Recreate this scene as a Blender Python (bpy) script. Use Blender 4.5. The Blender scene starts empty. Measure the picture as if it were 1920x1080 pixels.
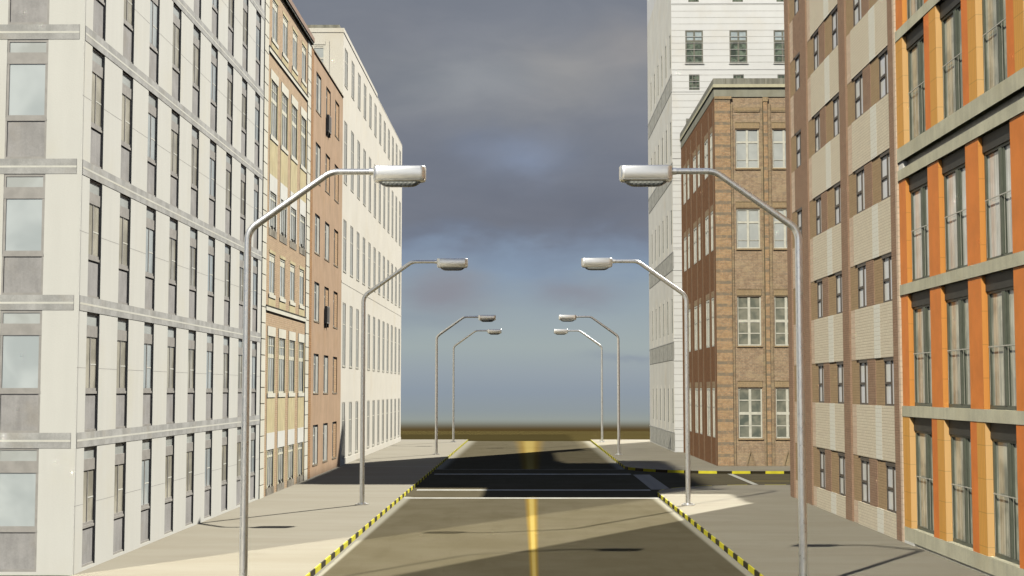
import bpy, bmesh, math, random
from mathutils import Vector
random.seed(7)
S = bpy.context.scene
C = S.collection
R = math.radians

# ------------------------------------------------------------------ materials
class NT:
    """small node helper"""
    def __init__(s, tree): s.t = tree; s.n = tree.nodes; s.l = tree.links
    def put(s, sock, v):
        if isinstance(v, bpy.types.NodeSocket): s.l.new(v, sock)
        elif v is not None: sock.default_value = v
    def math(s, op, a, b=None, c=None, clamp=False):
        m = s.n.new('ShaderNodeMath'); m.operation = op; m.use_clamp = clamp
        s.put(m.inputs[0], a)
        if b is not None: s.put(m.inputs[1], b)
        if c is not None: s.put(m.inputs[2], c)
        return m.outputs[0]
    def mix(s, f, a, b, mode='MIX'):
        m = s.n.new('ShaderNodeMix'); m.data_type = 'RGBA'; m.blend_type = mode
        s.put(m.inputs[0], f)
        s.put(m.inputs[6], a if isinstance(a, bpy.types.NodeSocket) else (*a[:3], 1))
        s.put(m.inputs[7], b if isinstance(b, bpy.types.NodeSocket) else (*b[:3], 1))
        return m.outputs[2]
    def mixf(s, f, a, b):
        m = s.n.new('ShaderNodeMix'); m.data_type = 'FLOAT'
        s.put(m.inputs[0], f); s.put(m.inputs[2], a); s.put(m.inputs[3], b)
        return m.outputs[0]
    def pos(s):
        return s.n.new('ShaderNodeNewGeometry').outputs['Position']
    def sep(s, v):
        m = s.n.new('ShaderNodeSeparateXYZ'); s.put(m.inputs[0], v); return m.outputs
    def comb(s, x, y, z):
        m = s.n.new('ShaderNodeCombineXYZ')
        for i, v in enumerate((x, y, z)): s.put(m.inputs[i], v)
        return m.outputs[0]
    def noise(s, vec, scale, detail=4, rough=.55, out=0, dist=0):
        m = s.n.new('ShaderNodeTexNoise'); s.put(m.inputs['Vector'], vec)
        m.inputs['Scale'].default_value = scale; m.inputs['Detail'].default_value = detail
        m.inputs['Roughness'].default_value = rough; m.inputs['Distortion'].default_value = dist
        return m.outputs[out]
    def scale(s, vec, k):
        m = s.n.new('ShaderNodeVectorMath'); m.operation = 'MULTIPLY'
        s.put(m.inputs[0], vec); m.inputs[1].default_value = k; return m.outputs[0]
    def ramp(s, f, stops, interp='LINEAR'):
        m = s.n.new('ShaderNodeValToRGB'); s.put(m.inputs[0], f); cr = m.color_ramp; cr.interpolation = interp
        while len(cr.elements) > 1: cr.elements.remove(cr.elements[-1])
        cr.elements[0].position = stops[0][0]; cr.elements[0].color = (*stops[0][1], 1)
        for p, c in stops[1:]:
            e = cr.elements.new(p); e.color = (*c, 1)
        return m.outputs[0]
    def smooth(s, v, a, b):          # smoothstep a->b
        m = s.n.new('ShaderNodeMapRange'); m.interpolation_type = 'SMOOTHSTEP'
        s.put(m.inputs[0], v); s.put(m.inputs[1], a); s.put(m.inputs[2], b)
        m.inputs[3].default_value = 0; m.inputs[4].default_value = 1
        return m.outputs[0]
    def facade_uv(s):
        """(u, v, 0) where u runs along the wall whichever way the wall faces"""
        g = s.n.new('ShaderNodeNewGeometry'); p = s.sep(g.outputs['Position']); nn = s.sep(g.outputs['True Normal'])
        side = s.math('GREATER_THAN', s.math('ABSOLUTE', nn[0]), .6)
        return s.comb(s.mixf(side, p[0], p[1]), p[2], 0.0), s.mixf(side, p[0], p[1]), p[2]

def new_mat(name):
    m = bpy.data.materials.new(name); m.use_nodes = True
    t = NT(m.node_tree); b = t.n['Principled BSDF']
    return m, t, b

def bump(t, b, h, strength=.3, dist=.02):
    n = t.n.new('ShaderNodeBump'); n.inputs['Strength'].default_value = strength; n.inputs['Distance'].default_value = dist
    t.put(n.inputs['Height'], h); t.l.new(n.outputs[0], b.inputs['Normal'])

def stone(name, col, var=.12, rough=.85, sc=1.0, streak=.35, dirt=0.0, bp=.25, tint=(.9, .82, .68)):
    """mineral surface: broad blotches, vertical weather streaks, fine grain"""
    m, t, b = new_mat(name)
    uv, u, v = t.facade_uv()
    n1 = t.noise(uv, .7 * sc, 5); n2 = t.noise(t.scale(uv, (3.5 * sc, .35 * sc, 1)), 1.0, 5); n3 = t.noise(t.pos(), 28, 3)
    f = t.math('ADD', t.math('MULTIPLY', n1, 1 - streak), t.math('MULTIPLY', n2, streak))
    f = t.math('ADD', f, t.math('MULTIPLY', t.math('SUBTRACT', n3, .5), .25))
    dark = tuple(c * (1 - var * 2.2) for c in col); lite = tuple(min(.92, c * (1 + var)) for c in col)
    c = t.mix(t.smooth(f, .3, .7), dark, lite)
    c = t.mix(t.math('MULTIPLY', t.smooth(t.noise(uv, .45 * sc, 6, .6), .5, .72), .35), c, tuple(a * q for a, q in zip(col, tint)))
    if dirt:
        d = t.smooth(t.noise(t.scale(uv, (1.3, .5, 1)), 1.6, 7, .65), .52, .75)
        c = t.mix(t.math('MULTIPLY', d, dirt), c, tuple(k * .35 for k in col))
    t.put(b.inputs['Base Color'], c); b.inputs['Roughness'].default_value = rough
    b.inputs['Specular IOR Level'].default_value = .06
    bump(t, b, n3, bp, .01)
    return m

def brick(name, c1, c2, mortar, w=.25, h=.085, var=.5, bands=None, stains=.3, rot=False, msize=.012):
    m, t, b = new_mat(name)
    uv, u, v = t.facade_uv()
    bt = t.n.new('ShaderNodeTexBrick')
    t.put(bt.inputs['Vector'], t.comb(v, u, 0.0) if rot else uv)
    bt.inputs['Scale'].default_value = 1; bt.inputs['Brick Width'].default_value = w; bt.inputs['Row Height'].default_value = h
    bt.inputs['Mortar Size'].default_value = msize; bt.inputs['Mortar Smooth'].default_value = .3; bt.inputs['Bias'].default_value = 0
    t.put(bt.inputs['Color1'], (*c1, 1)); t.put(bt.inputs['Color2'], (*c2, 1)); t.put(bt.inputs['Mortar'], (*mortar, 1))
    c = bt.outputs['Color']
    n = t.noise(uv, 5.0, 5, .65); c = t.mix(t.math('MULTIPLY', t.smooth(n, .42, .62), var), c, tuple(k * .55 for k in c1))
    n2 = t.noise(uv, 14.0, 3, .6); c = t.mix(t.math('MULTIPLY', t.smooth(n2, .55, .7), var * .8), c, tuple(min(.85, k * 1.55) for k in c2))
    d = t.smooth(t.noise(t.scale(uv, (1.1, .35, 1)), 1.3, 7, .65), .48, .75)
    c = t.mix(t.math('MULTIPLY', d, stains), c, tuple(k * .4 for k in c1))
    pt = t.noise(t.scale(uv, (1, 2.6, 1)), .9, 5, .6)
    c = t.mix(t.math('MULTIPLY', t.smooth(pt, .46, .64), min(.5, var)), c, (c2[0] * 1.1, c2[1] * 1.25, c2[2] * 1.25))
    pd = t.noise(t.scale(uv, (2.2, 5.5, 1)), 1.2, 4, .6)
    c = t.mix(t.math('MULTIPLY', t.smooth(pd, .54, .66), min(.6, var)), c, (c1[0] * .55, c1[1] * .62, c1[2] * .7))
    if bands:
        per, ht, bc = bands
        fr = t.math('FRACT', t.math('DIVIDE', v, per)); w_ = t.math('LESS_THAN', fr, ht / per)
        w_ = t.math('MULTIPLY', w_, t.math('MULTIPLY', t.smooth(t.noise(uv, 4.5, 5), .22, .58), .95))
        c = t.mix(w_, c, bc)
    t.put(b.inputs['Base Color'], c); b.inputs['Roughness'].default_value = .9; b.inputs['Specular IOR Level'].default_value = .2
    bump(t, b, t.math('SUBTRACT', 1.0, bt.outputs['Fac']), .5, .01)
    return m

def paint(name, col, rough=.5, var=.08, metal=0.0, sc=4.0, spec=.4):
    m, t, b = new_mat(name)
    n = t.noise(t.pos(), sc, 5)
    c = t.mix(t.smooth(n, .3, .7), tuple(k * (1 - var * 1.5) for k in col), tuple(min(.95, k * (1 + var)) for k in col))
    t.put(b.inputs['Base Color'], c); b.inputs['Roughness'].default_value = rough; b.inputs['Metallic'].default_value = metal
    b.inputs['Specular IOR Level'].default_value = spec
    return m

def ribbed(name, col, per=.12, rough=.55, amt=.25):
    m, t, b = new_mat(name)
    uv, u, v = t.facade_uv()
    w = t.math('PINGPONG', t.math('DIVIDE', u, per), .5)
    c = t.mix(t.smooth(w, .02, .2), tuple(k * (1 - amt) for k in col), col)
    n = t.noise(t.scale(uv, (2, .25, 1)), 1.5, 4); c = t.mix(t.math('MULTIPLY', t.smooth(n, .4, .7), .35), c, tuple(k * .78 for k in col))
    j = t.math('LESS_THAN', t.math('FRACT', t.math('DIVIDE', v, .74)), .025)
    c = t.mix(t.math('MULTIPLY', j, .45), c, tuple(k * .5 for k in col))
    t.put(b.inputs['Base Color'], c); b.inputs['Roughness'].default_value = rough; b.inputs['Specular IOR Level'].default_value = .3
    return m

def glazing(name, col, dark, stripe=0.0, rough=.12, sc=.9, spec=.5):
    """window pane with curtain or dim room close behind it: soft blotches, optional vertical curtain folds, glossy front"""
    m, t, b = new_mat(name)
    uv, u, v = t.facade_uv()
    n = t.noise(uv, sc, 3, .5, dist=.4)
    c = t.mix(t.smooth(n, .36, .64), dark, col)
    if stripe:
        w = t.noise(t.comb(t.math('MULTIPLY', u, 9.0), t.math('MULTIPLY', v, .25), 0.0), 1.6, 3, .6)
        c = t.mix(t.math('MULTIPLY', t.smooth(w, .42, .62), stripe), c, tuple(k * .5 for k in dark))
    t.put(b.inputs['Base Color'], c); b.inputs['Roughness'].default_value = rough
    b.inputs['Specular IOR Level'].default_value = spec
    return m

M = {}
M['a_stone'] = stone('limestone_panels', (.765, .755, .685), .02, sc=.8, streak=.6, tint=(.97,.92,.80))
M['a_band'] = stone('grey_band_stone', (0.528, 0.522, 0.490), .12, sc=2.5, streak=.2)
M['a_line'] = stone('pale_band_line', (.78, .77, .68), .05)
M['a_span'] = stone('grey_spandrel', (.45, .435, .415), .10, sc=2.2)
M['a_frame'] = paint('taupe_frame', (.42, .40, .365), .5)
M['a_reveal'] = stone('window_edge_grey', (0.575, 0.562, 0.475), .06)
M['a_glass'] = glazing('pale_glass', (.64, .69, .68), (.48, .53, .53), rough=.14, sc=.7)
M['a_glass_side'] = glazing('brown_glass', (0.600, 0.564, 0.456), (0.384, 0.360, 0.288), rough=.12, sc=1.1)
M['a_transom'] = glazing('transom_glass', (0.609, 0.640, 0.609), (0.504, 0.525, 0.493), rough=.2)
M['b_brick'] = brick('tan_brick', (0.610, 0.421, 0.256), (0.549, 0.366, 0.213), (0.671, 0.537, 0.354), .25, .08, .35, stains=.2)
M['b_ochre'] = stone('ochre_panel', (0.732, 0.634, 0.378), .11, sc=2.6, streak=.75)
M['b_cream'] = stone('cream_trim', (0.863, 0.833, 0.693), .05)
M['b_white'] = stone('white_panel', (0.858, 0.846, 0.765), .04)
M['b_roof'] = paint('brown_gutter', (0.312, 0.195, 0.130), .7)
M['b_joint'] = paint('quoin_joint', (.16, .14, .08), .9)
M['b_frame'] = paint('cream_frame', (0.878, 0.854, 0.683), .5)
M['b_glass'] = glazing('curtained_glass', (0.830, 0.842, 0.769), (0.634, 0.659, 0.598), stripe=.35, sc=1.5)
M['b_ledge'] = stone('weathered_ledge', (0.403, 0.366, 0.293), .25, sc=3, dirt=.5)
M['dark'] = paint('dark_metal', (.06, .055, .045), .6)
M['c_plaster'] = stone('orange_plaster', (0.574, 0.401, 0.262), .07, sc=1.2, dirt=.2, streak=.5)
M['c_brick'] = brick('corner_brick', (0.561, 0.305, 0.122), (0.439, 0.220, 0.085), (0.244, 0.146, 0.073), .22, .10, .6, stains=.45)
M['c_reveal'] = stone('grey_reveal', (0.610, 0.598, 0.525), .10, sc=2.5)
M['c_infill'] = brick('brick_infill', (0.634, 0.415, 0.232), (0.561, 0.342, 0.171), (0.366, 0.232, 0.134), .3, .12, .35, stains=.15)
M['c_frame'] = paint('white_frame', (0.805, 0.805, 0.708), .5)
M['c_sill'] = stone('old_sill', (.38, .31, .22), .2)
M['ac_grey'] = paint('ac_housing', (.30, .28, .25), .5)
M['ac_dark'] = paint('ac_grille', (.07, .06, .05), .7)
M['d_plaster'] = stone('cream_plaster', (0.844, 0.798, 0.684), .025, sc=.6, streak=.3)
M['d_frame'] = paint('pale_frame', (0.792, 0.756, 0.636), .6)
M['d_line'] = paint('grey_surround', (0.528, 0.504, 0.408), .7)
M['d_glass'] = glazing('pale_blind_glass', (0.702, 0.690, 0.603), (0.632, 0.626, 0.544), rough=.25, sc=.5)
M['cap'] = stone('zinc_coping', (.33, .32, .26), .16, sc=1.6, streak=.9)
M['k_brick'] = brick('orange_brick', (0.575, 0.408, 0.270), (0.495, 0.330, 0.201), (0.396, 0.321, 0.215), .25, .082, .75, stains=.3, msize=.018)
M['k_pier'] = brick('banded_brick', (0.639, 0.415, 0.235), (0.537, 0.314, 0.165), (0.453, 0.354, 0.230), .25, .082, .7, bands=(.615, .16, (0.279, 0.233, 0.165)), stains=.25, msize=.018)
M['k_dark'] = brick('weathered_brick', (0.418, 0.300, 0.186), (0.474, 0.328, 0.192), (0.328, 0.271, 0.186), .25, .082, .5, stains=.3)
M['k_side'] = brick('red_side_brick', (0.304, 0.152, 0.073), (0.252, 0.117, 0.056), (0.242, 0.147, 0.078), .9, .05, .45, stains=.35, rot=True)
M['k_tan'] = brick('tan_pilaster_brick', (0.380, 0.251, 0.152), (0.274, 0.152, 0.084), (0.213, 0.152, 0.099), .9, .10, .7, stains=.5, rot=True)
M['k_lintel'] = brick('soldier_brick', (0.529, 0.379, 0.218), (0.482, 0.334, 0.183), (0.345, 0.276, 0.172), .25, .075, .2, rot=True)
M['k_soffit'] = stone('grey_cornice', (0.378, 0.367, 0.286), .10, sc=1.5)  # grey band with the eave's shade put into its colour
M['k_cream'] = stone('cream_cornice', (.66, .62, .43), .06)
M['k_frame'] = paint('white_sash', (.74, .72, .60), .5)
M['k_glass_up'] = glazing('blinds_glass', (.58, .61, .58), (.50, .53, .51), rough=.2, sc=1.2)
M['k_glass'] = glazing('dim_glass', (.30, .30, .235), (.15, .17, .14), rough=.1, sc=1.5)
M['t_white'] = stone('white_ashlar', (.84, .835, .80), .025, sc=.6)
M['t_joint'] = paint('ashlar_joint', (.58, .57, .52), .9)
M['t_side'] = stone('grey_ashlar', (0.846, 0.821, 0.725), .035, sc=.8, streak=.2)
M['t_panel'] = stone('carved_stone', (0.575, 0.564, 0.494), .14, sc=4)
M['t_fin'] = stone('white_fin', (.84, .81, .70), .03)
M['t_frame'] = paint('olive_frame', (.22, .215, .17), .5)
M['t_glass'] = glazing('green_glass', (.19, .24, .17), (.05, .065, .045), rough=.08, sc=2.6)
M['t_sky'] = glazing('sky_glass', (.52, .60, .60), (.42, .48, .48), rough=.1, sc=2)
M['e_brown'] = brick('brown_brick', (0.450, 0.290, 0.191), (0.404, 0.258, 0.170), (0.359, 0.236, 0.154), .25, .07, .25, stains=.15)
M['e_cream'] = brick('cream_brick', (0.900, 0.795, 0.596), (0.850, 0.746, 0.555), (0.740, 0.634, 0.455), .26, .085, .08, stains=.08)
M['e_stripe'] = brick('pale_tile', (0.940, 0.911, 0.772), (0.930, 0.892, 0.744), (0.840, 0.784, 0.632), .26, .13, .01, stains=0)  # paler than the cream brick: light on the fold's return face, as colour
M['e_tan'] = brick('tan_tile', (0.862, 0.666, 0.483), (0.784, 0.588, 0.418), (0.679, 0.522, 0.353), .8, .16, .18, stains=.1)
M['e_grey'] = brick('greybrown_brick', (0.530, 0.373, 0.212), (0.494, 0.344, 0.193), (0.446, 0.315, 0.181), .5, .08, .12, stains=.08)
M['e_frame'] = paint('bronze_frame', (.11, .09, .07), .5)
M['e_glass'] = glazing('net_curtain_glass', (0.940, 0.940, 0.940), (0.940, 0.920, 0.818), stripe=.1, rough=.25, sc=1.3)
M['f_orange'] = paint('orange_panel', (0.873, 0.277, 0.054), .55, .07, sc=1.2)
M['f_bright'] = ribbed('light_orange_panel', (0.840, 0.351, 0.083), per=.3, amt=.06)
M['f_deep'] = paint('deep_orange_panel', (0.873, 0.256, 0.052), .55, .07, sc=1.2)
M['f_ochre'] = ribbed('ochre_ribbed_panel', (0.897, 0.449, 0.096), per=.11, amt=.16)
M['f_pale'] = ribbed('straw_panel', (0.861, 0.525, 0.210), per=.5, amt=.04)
M['f_conc'] = stone('cast_concrete', (0.693, 0.658, 0.477), .09, sc=1.3, dirt=.18)
M['f_frame'] = paint('green_grey_frame', (.12, .135, .10), .45)
M['f_head'] = paint('blind_box', (.05, .048, .04), .6)
M['f_glass'] = glazing('curtain_glass', (0.756, 0.732, 0.561), (0.413, 0.423, 0.332), stripe=.45, rough=.12, sc=1.3)
M['f_glass_bright'] = glazing('bright_curtain_glass', (0.930, 0.930, 0.847), (0.710, 0.699, 0.607), stripe=.35, rough=.14, sc=1.0)  # whitish reflection put into the colour of the curtained pane
M['f_rail'] = paint('rail_metal', (.60, .58, .48), .4)
M['steel'] = None

def steel():
    m, t, b = new_mat('galvanised_steel')
    p = t.pos(); s = t.sep(p)
    n = t.noise(t.scale(p, (9, 9, 3)), 2.2, 5, .6)
    n2 = t.noise(p, 45, 4)
    t.put(b.inputs['Base Color'], t.mix(t.smooth(n, .35, .65), (.70, .71, .72), (.80, .80, .79)))
    t.put(b.inputs['Roughness'], t.mixf(t.smooth(n, .3, .7), .27, .33))
    b.inputs['Metallic'].default_value = .88
    return m
M['steel'] = steel()
def brushed():
    m, t, b = new_mat('brushed_aluminium')
    p = t.pos()
    n = t.noise(t.scale(p, (.8, .8, 55)), 2.0, 4, .6)
    t.put(b.inputs['Base Color'], t.mix(n, (.84, .84, .82), (.93, .93, .91)))
    t.put(b.inputs['Roughness'], t.mixf(n, .28, .38)); b.inputs['Metallic'].default_value = .9
    return m
M['alu'] = brushed()
def lens():
    m, t, b = new_mat('prismatic_lens')
    p = t.sep(t.pos())
    a = t.math('PINGPONG', t.math('MULTIPLY', t.math('ADD', p[0], p[2]), 22), 1); c = t.math('PINGPONG', t.math('MULTIPLY', t.math('SUBTRACT', p[0], p[2]), 22), 1)
    h = t.math('MULTIPLY', a, c)
    t.put(b.inputs['Base Color'], t.mix(h, (.60, .61, .54), (.78, .78, .70)))
    b.inputs['Roughness'].default_value = .22; b.inputs['Specular IOR Level'].default_value = .7
    bump(t, b, h, .5, .01)
    return m
M['lens'] = lens()
def kerb_paint(name, col):
    m, t, b = new_mat(name)
    p = t.pos(); n = t.noise(p, 2.5, 5); w = t.noise(p, 16, 6, .7)
    c = t.mix(t.smooth(n, .3, .7), tuple(k * .88 for k in col), tuple(min(.95, k * 1.08) for k in col))
    c = t.mix(t.math('MULTIPLY', t.smooth(w, .62, .68), .5), c, tuple(k * .5 + .03 for k in col))
    t.put(b.inputs['Base Color'], c); b.inputs['Roughness'].default_value = .75; b.inputs['Specular IOR Level'].default_value = .2
    return m
M['yellow'] = kerb_paint('kerb_yellow', (.76, .68, .045))
M['black'] = kerb_paint('kerb_black', (.032, .026, .012))
M['mark'] = stone('white_road_paint', (.55, .54, .47), .06, sc=2, streak=0)
M['mark_faint'] = stone('worn_road_line', (.26, .25, .21), .12, sc=2, streak=0)
M['mark_yellow'] = stone('yellow_road_paint', (.36, .26, .06), .10, sc=2, streak=0)
M['band'] = stone('pale_gutter_band', (.36, .35, .31), .08, sc=2, streak=0)

def pavement_mat():
    m, t, b = new_mat('pavement_concrete')
    p = t.pos()
    n1 = t.noise(t.scale(p, (.2, .75, 1)), .75, 5, .5)
    n2 = t.noise(t.scale(p, (.4, 1.6, 1)), 1.1, 4, .55)
    n3 = t.noise(p, 30, 3)
    f = t.math('ADD', t.math('MULTIPLY', n1, .6), t.math('MULTIPLY', n2, .4))
    c = t.mix(t.smooth(f, .36, .64), (.292, .263, .198), (.322, .295, .228))
    c = t.mix(t.math('MULTIPLY', t.smooth(t.noise(t.scale(p, (.2, 1.2, 1)), 1.1, 5), .5, .7), .2), c, (.300, .262, .20))
    c = t.mix(t.math('MULTIPLY', t.smooth(n3, .5, .7), .2), c, (.20, .18, .135))
    c = t.mix(t.math('MULTIPLY', t.smooth(t.noise(p, .55, 7, .7), .56, .72), .22), c, (.215, .19, .145))
    t.put(b.inputs['Base Color'], c); b.inputs['Roughness'].default_value = .9; b.inputs['Specular IOR Level'].default_value = .2
    bump(t, b, n3, .12, .01)
    return m
M['pave'] = pavement_mat()

def road_mat(centre=True):
    m, t, b = new_mat('asphalt_with_centre_line' if centre else 'asphalt')
    p = t.pos(); x, y, z = t.sep(p)
    n1 = t.noise(p, .5, 6, .6); n2 = t.noise(p, 38, 4, .7); n3 = t.noise(t.scale(p, (1, .2, 1)), 1.4, 5)
    c = t.mix(t.smooth(n1, .3, .7), (.106, .090, .056), (.128, .110, .073))
    c = t.mix(t.math('MULTIPLY', t.smooth(n2, .40, .66), .5), c, (.162, .145, .092))
    c = t.mix(t.math('MULTIPLY', t.smooth(n3, .5, .7), .25), c, (.086, .073, .042))
    if centre:
        far = t.math('MAXIMUM', t.math('SUBTRACT', y, 30.0), 0.0)
        # pale gutter strip along both kerbs, dust spread wider where the street runs out
        dl = t.math('ADD', x, 4.83); dr = t.math('SUBTRACT', 5.12, x); d = t.math('MINIMUM', dl, dr)
        w = t.math('ADD', .17, t.math('MULTIPLY', far, .0085))
        w0 = t.math('SUBTRACT', .15, t.math('MULTIPLY', far, .001))
        g = t.math('SUBTRACT', 1.0, t.smooth(d, w0, t.math('ADD', w, .03)))
        out = t.math('ADD', t.math('LESS_THAN', y, 56.2), t.math('GREATER_THAN', y, 75.4))
        c = t.mix(t.math('MULTIPLY', g, out), c, (.34, .32, .25))
        # yellow centre line: bright core in a wider worn amber stain
        d = t.math('ABSOLUTE', t.math('SUBTRACT', x, .15))
        f2 = t.math('MULTIPLY', t.math('MULTIPLY', far, far), .00008)
        wa = t.math('ADD', t.math('ADD', .075, t.math('MULTIPLY', far, .0036)), f2)
        amber = t.math('SUBTRACT', 1.0, t.smooth(d, t.math('MULTIPLY', wa, .45), t.math('MULTIPLY', wa, 1.55)))
        core = t.math('SUBTRACT', 1.0, t.smooth(d, t.math('MULTIPLY', wa, .15), t.math('MULTIPLY', wa, .75)))
        wear = t.math('ADD', .75, t.math('MULTIPLY', t.noise(t.scale(p, (1, .15, 1)), 3, 5), .3), clamp=True)
        fade = t.math('SUBTRACT', 1.0, t.math('MULTIPLY', far, .0042))
        c = t.mix(t.math('MULTIPLY', t.math('MULTIPLY', amber, out), t.math('MULTIPLY', wear, fade)), c, (.30, .19, .030))
        c = t.mix(t.math('MULTIPLY', t.math('MULTIPLY', core, out), t.math('MULTIPLY', wear, t.math('MULTIPLY', fade, .8))), c, (.47, .37, .12))
    t.put(b.inputs['Base Color'], c); b.inputs['Roughness'].default_value = 1; b.inputs['Specular IOR Level'].default_value = .0
    bump(t, b, n2, .25, .01)
    return m
M['road'] = road_mat(True); M['road2'] = road_mat(False)

def ground_mat():
    m, t, b = new_mat('brown_field')
    p = t.pos()
    n = t.noise(t.scale(p, (.012, .05, 1)), 1, 6, .6); n2 = t.noise(p, .6, 6, .7)
    c = t.mix(t.smooth(n, .35, .65), (.048, .036, .0125), (.060, .047, .018))
    c = t.mix(t.math('MULTIPLY', n2, .3), c, (.052, .043, .016))
    t.put(b.inputs['Base Color'], c); b.inputs['Roughness'].default_value = 1; b.inputs['Specular IOR Level'].default_value = .0
    return m
M['ground'] = ground_mat()

# ------------------------------------------------------------------ mesh builder
class MB:
    def __init__(s): s.v = []; s.f = []; s.m = []; s.mats = []
    def mi(s, key):
        if key not in s.mats: s.mats.append(key)
        return s.mats.index(key)
    def quad(s, pts, key, want=None):
        pts = [Vector(p) for p in pts]
        if want is not None:
            n = (pts[1] - pts[0]).cross(pts[2] - pts[0])
            if n.dot(Vector(want)) < 0: pts.reverse()
        i = len(s.v); s.v += pts; s.f.append(tuple(range(i, i + len(pts)))); s.m.append(s.mi(key))
    def hexa(s, P, key):
        """P: 8 points, bottom 0-3 then top 4-7"""
        ctr = sum((Vector(p) for p in P), Vector()) / 8
        for idx in ((0, 1, 2, 3), (4, 5, 6, 7), (0, 1, 5, 4), (1, 2, 6, 5), (2, 3, 7, 6), (3, 0, 4, 7)):
            q = [Vector(P[k]) for k in idx]; fc = sum(q, Vector()) / 4
            s.quad(q, key, fc - ctr)
    def box(s, a, b, key):
        (x0, y0, z0), (x1, y1, z1) = a, b
        s.hexa([(x0, y0, z0), (x1, y0, z0), (x1, y1, z0), (x0, y1, z0), (x0, y0, z1), (x1, y0, z1), (x1, y1, z1), (x0, y1, z1)], key)
    def build(s, name, parent=None, base=(0, 0, 0), loc=None, smooth=False):
        me = bpy.data.meshes.new(name)
        bs = Vector(base)
        me.from_pydata([tuple(p - bs) for p in s.v], [], s.f)
        for k in s.mats: me.materials.append(M[k])
        me.polygons.foreach_set('material_index', s.m)
        if smooth: me.polygons.foreach_set('use_smooth', [True] * len(me.polygons))
        me.update()
        o = bpy.data.objects.new(name, me); C.objects.link(o)
        if parent: o.parent = parent
        if loc is not None: o.location = loc
        return o

def tag(o, label=None, cat=None, group=None, kind=None):
    if label: o['label'] = label
    if cat: o['category'] = cat
    if group: o['group'] = group
    if kind: o['kind'] = kind
    return o

def empty(name, loc, label, cat, group=None):
    o = bpy.data.objects.new(name, None); C.objects.link(o); o.location = loc; o.empty_display_size = .5
    return tag(o, label, cat, group)

def struct(mb, name, label=None):
    o = mb.build(name); o['kind'] = 'structure'
    return o

class Face:
    """a wall plane: u along the wall, v up, d outwards"""
    def __init__(s, kind, k): s.kind = kind; s.k = k
    def p(s, u, v, d=0):
        if s.kind == 'L': return Vector((s.k + d, u, v))
        if s.kind == 'R': return Vector((s.k - d, u, v))
        return Vector((u, s.k - d, v))
    def rel(s, u, v, d=0):
        if s.kind == 'L': return Vector((d, u, v))
        if s.kind == 'R': return Vector((-d, u, v))
        return Vector((u, -d, v))
    def n(s): return s.rel(0, 0, 1)
    def box(s, mb, u0, u1, v0, v1, d0, d1, key, rel=False):
        f = s.rel if rel else s.p
        mb.hexa([f(u0, v0, d0), f(u1, v0, d0), f(u1, v0, d1), f(u0, v0, d1), f(u0, v1, d0), f(u1, v1, d0), f(u1, v1, d1), f(u0, v1, d1)], key)
    def wall(s, mb, u0, u1, v0, v1, ops, depth, key, rkey=None, keyf=None):
        """wall skin with real openings; their reveals go back by depth"""
        rkey = rkey or key
        us = sorted({u0, u1} | {min(max(o[0], u0), u1) for o in ops} | {min(max(o[1], u0), u1) for o in ops})
        vs = sorted({v0, v1} | {min(max(o[2], v0), v1) for o in ops} | {min(max(o[3], v0), v1) for o in ops})
        for j in range(len(vs) - 1):
            run = None
            for i in range(len(us) - 1):
                cu, cv = (us[i] + us[i + 1]) / 2, (vs[j] + vs[j + 1]) / 2
                hole = any(o[0] < cu < o[1] and o[2] < cv < o[3] for o in ops)
                if not hole: run = us[i] if run is None else run
                if hole and run is not None:
                    mb.quad([s.p(run, vs[j]), s.p(us[i], vs[j]), s.p(us[i], vs[j + 1]), s.p(run, vs[j + 1])], key, s.n()); run = None
            if run is not None:
                mb.quad([s.p(run, vs[j]), s.p(u1, vs[j]), s.p(u1, vs[j + 1]), s.p(run, vs[j + 1])], key, s.n())
        for a, b, c, d in (o[:4] for o in ops):
            for (pa, pb, w) in (((a, c), (a, d), (1, 0)), ((b, c), (b, d), (-1, 0)), ((a, c), (b, c), (0, 1)), ((a, d), (b, d), (0, -1))):
                mb.quad([s.p(*pa), s.p(*pb), s.p(*pb, -depth), s.p(*pa, -depth)], rkey, s.rel(w[0], w[1], 0))
        return ops

def place(proto, parent, loc, kids=True):
    """copy a part (and its sub-parts) built at the origin"""
    c = proto.copy(); C.objects.link(c); c.parent = parent; c.location = loc
    for ch in proto.children:
        d = ch.copy(); C.objects.link(d); d.parent = c
    return c

class Proto:
    """first use takes the original, later uses copy it (sharing mesh data)"""
    def __init__(s, o): s.o = o; s.used = False
    def at(s, parent, loc):
        if not s.used:
            s.used = True; s.o.parent = parent; s.o.location = loc; return s.o
        return place(s.o, parent, loc)

# ------------------------------------------------------------------ ground, road, pavement
XL, XR = -4.83, 5.12          # kerb faces
BL, BR = -10.0, 10.08         # building lines
PH = .13
YE = 116.3

mb = MB()
xs = [-900, -300, -120, -60, 60, 120, 300, 900]
prof = [(-260, -.03), (-60, -.03), (60, -.03), (118, -.03), (146, -.05), (152, -.35), (170, -2.2), (240, -14), (600, -60), (1400, -160)]
for j in range(len(prof) - 1):
    for i in range(len(xs) - 1):
        (y0, z0), (y1, z1) = prof[j], prof[j + 1]
        mb.quad([(xs[i], y0, z0), (xs[i + 1], y0, z0), (xs[i + 1], y1, z1), (xs[i], y1, z1)], 'ground', (0, 0, 1))
struct(mb, 'ground')

mb = MB(); mb.box((XL, -45, -.3), (XR + .0, YE, 0), 'road'); struct(mb, 'road')
mb = MB(); mb.box((XR, 55.6, -.3), (60, 76.4, -.004), 'road2'); struct(mb, 'side_road')

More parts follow.
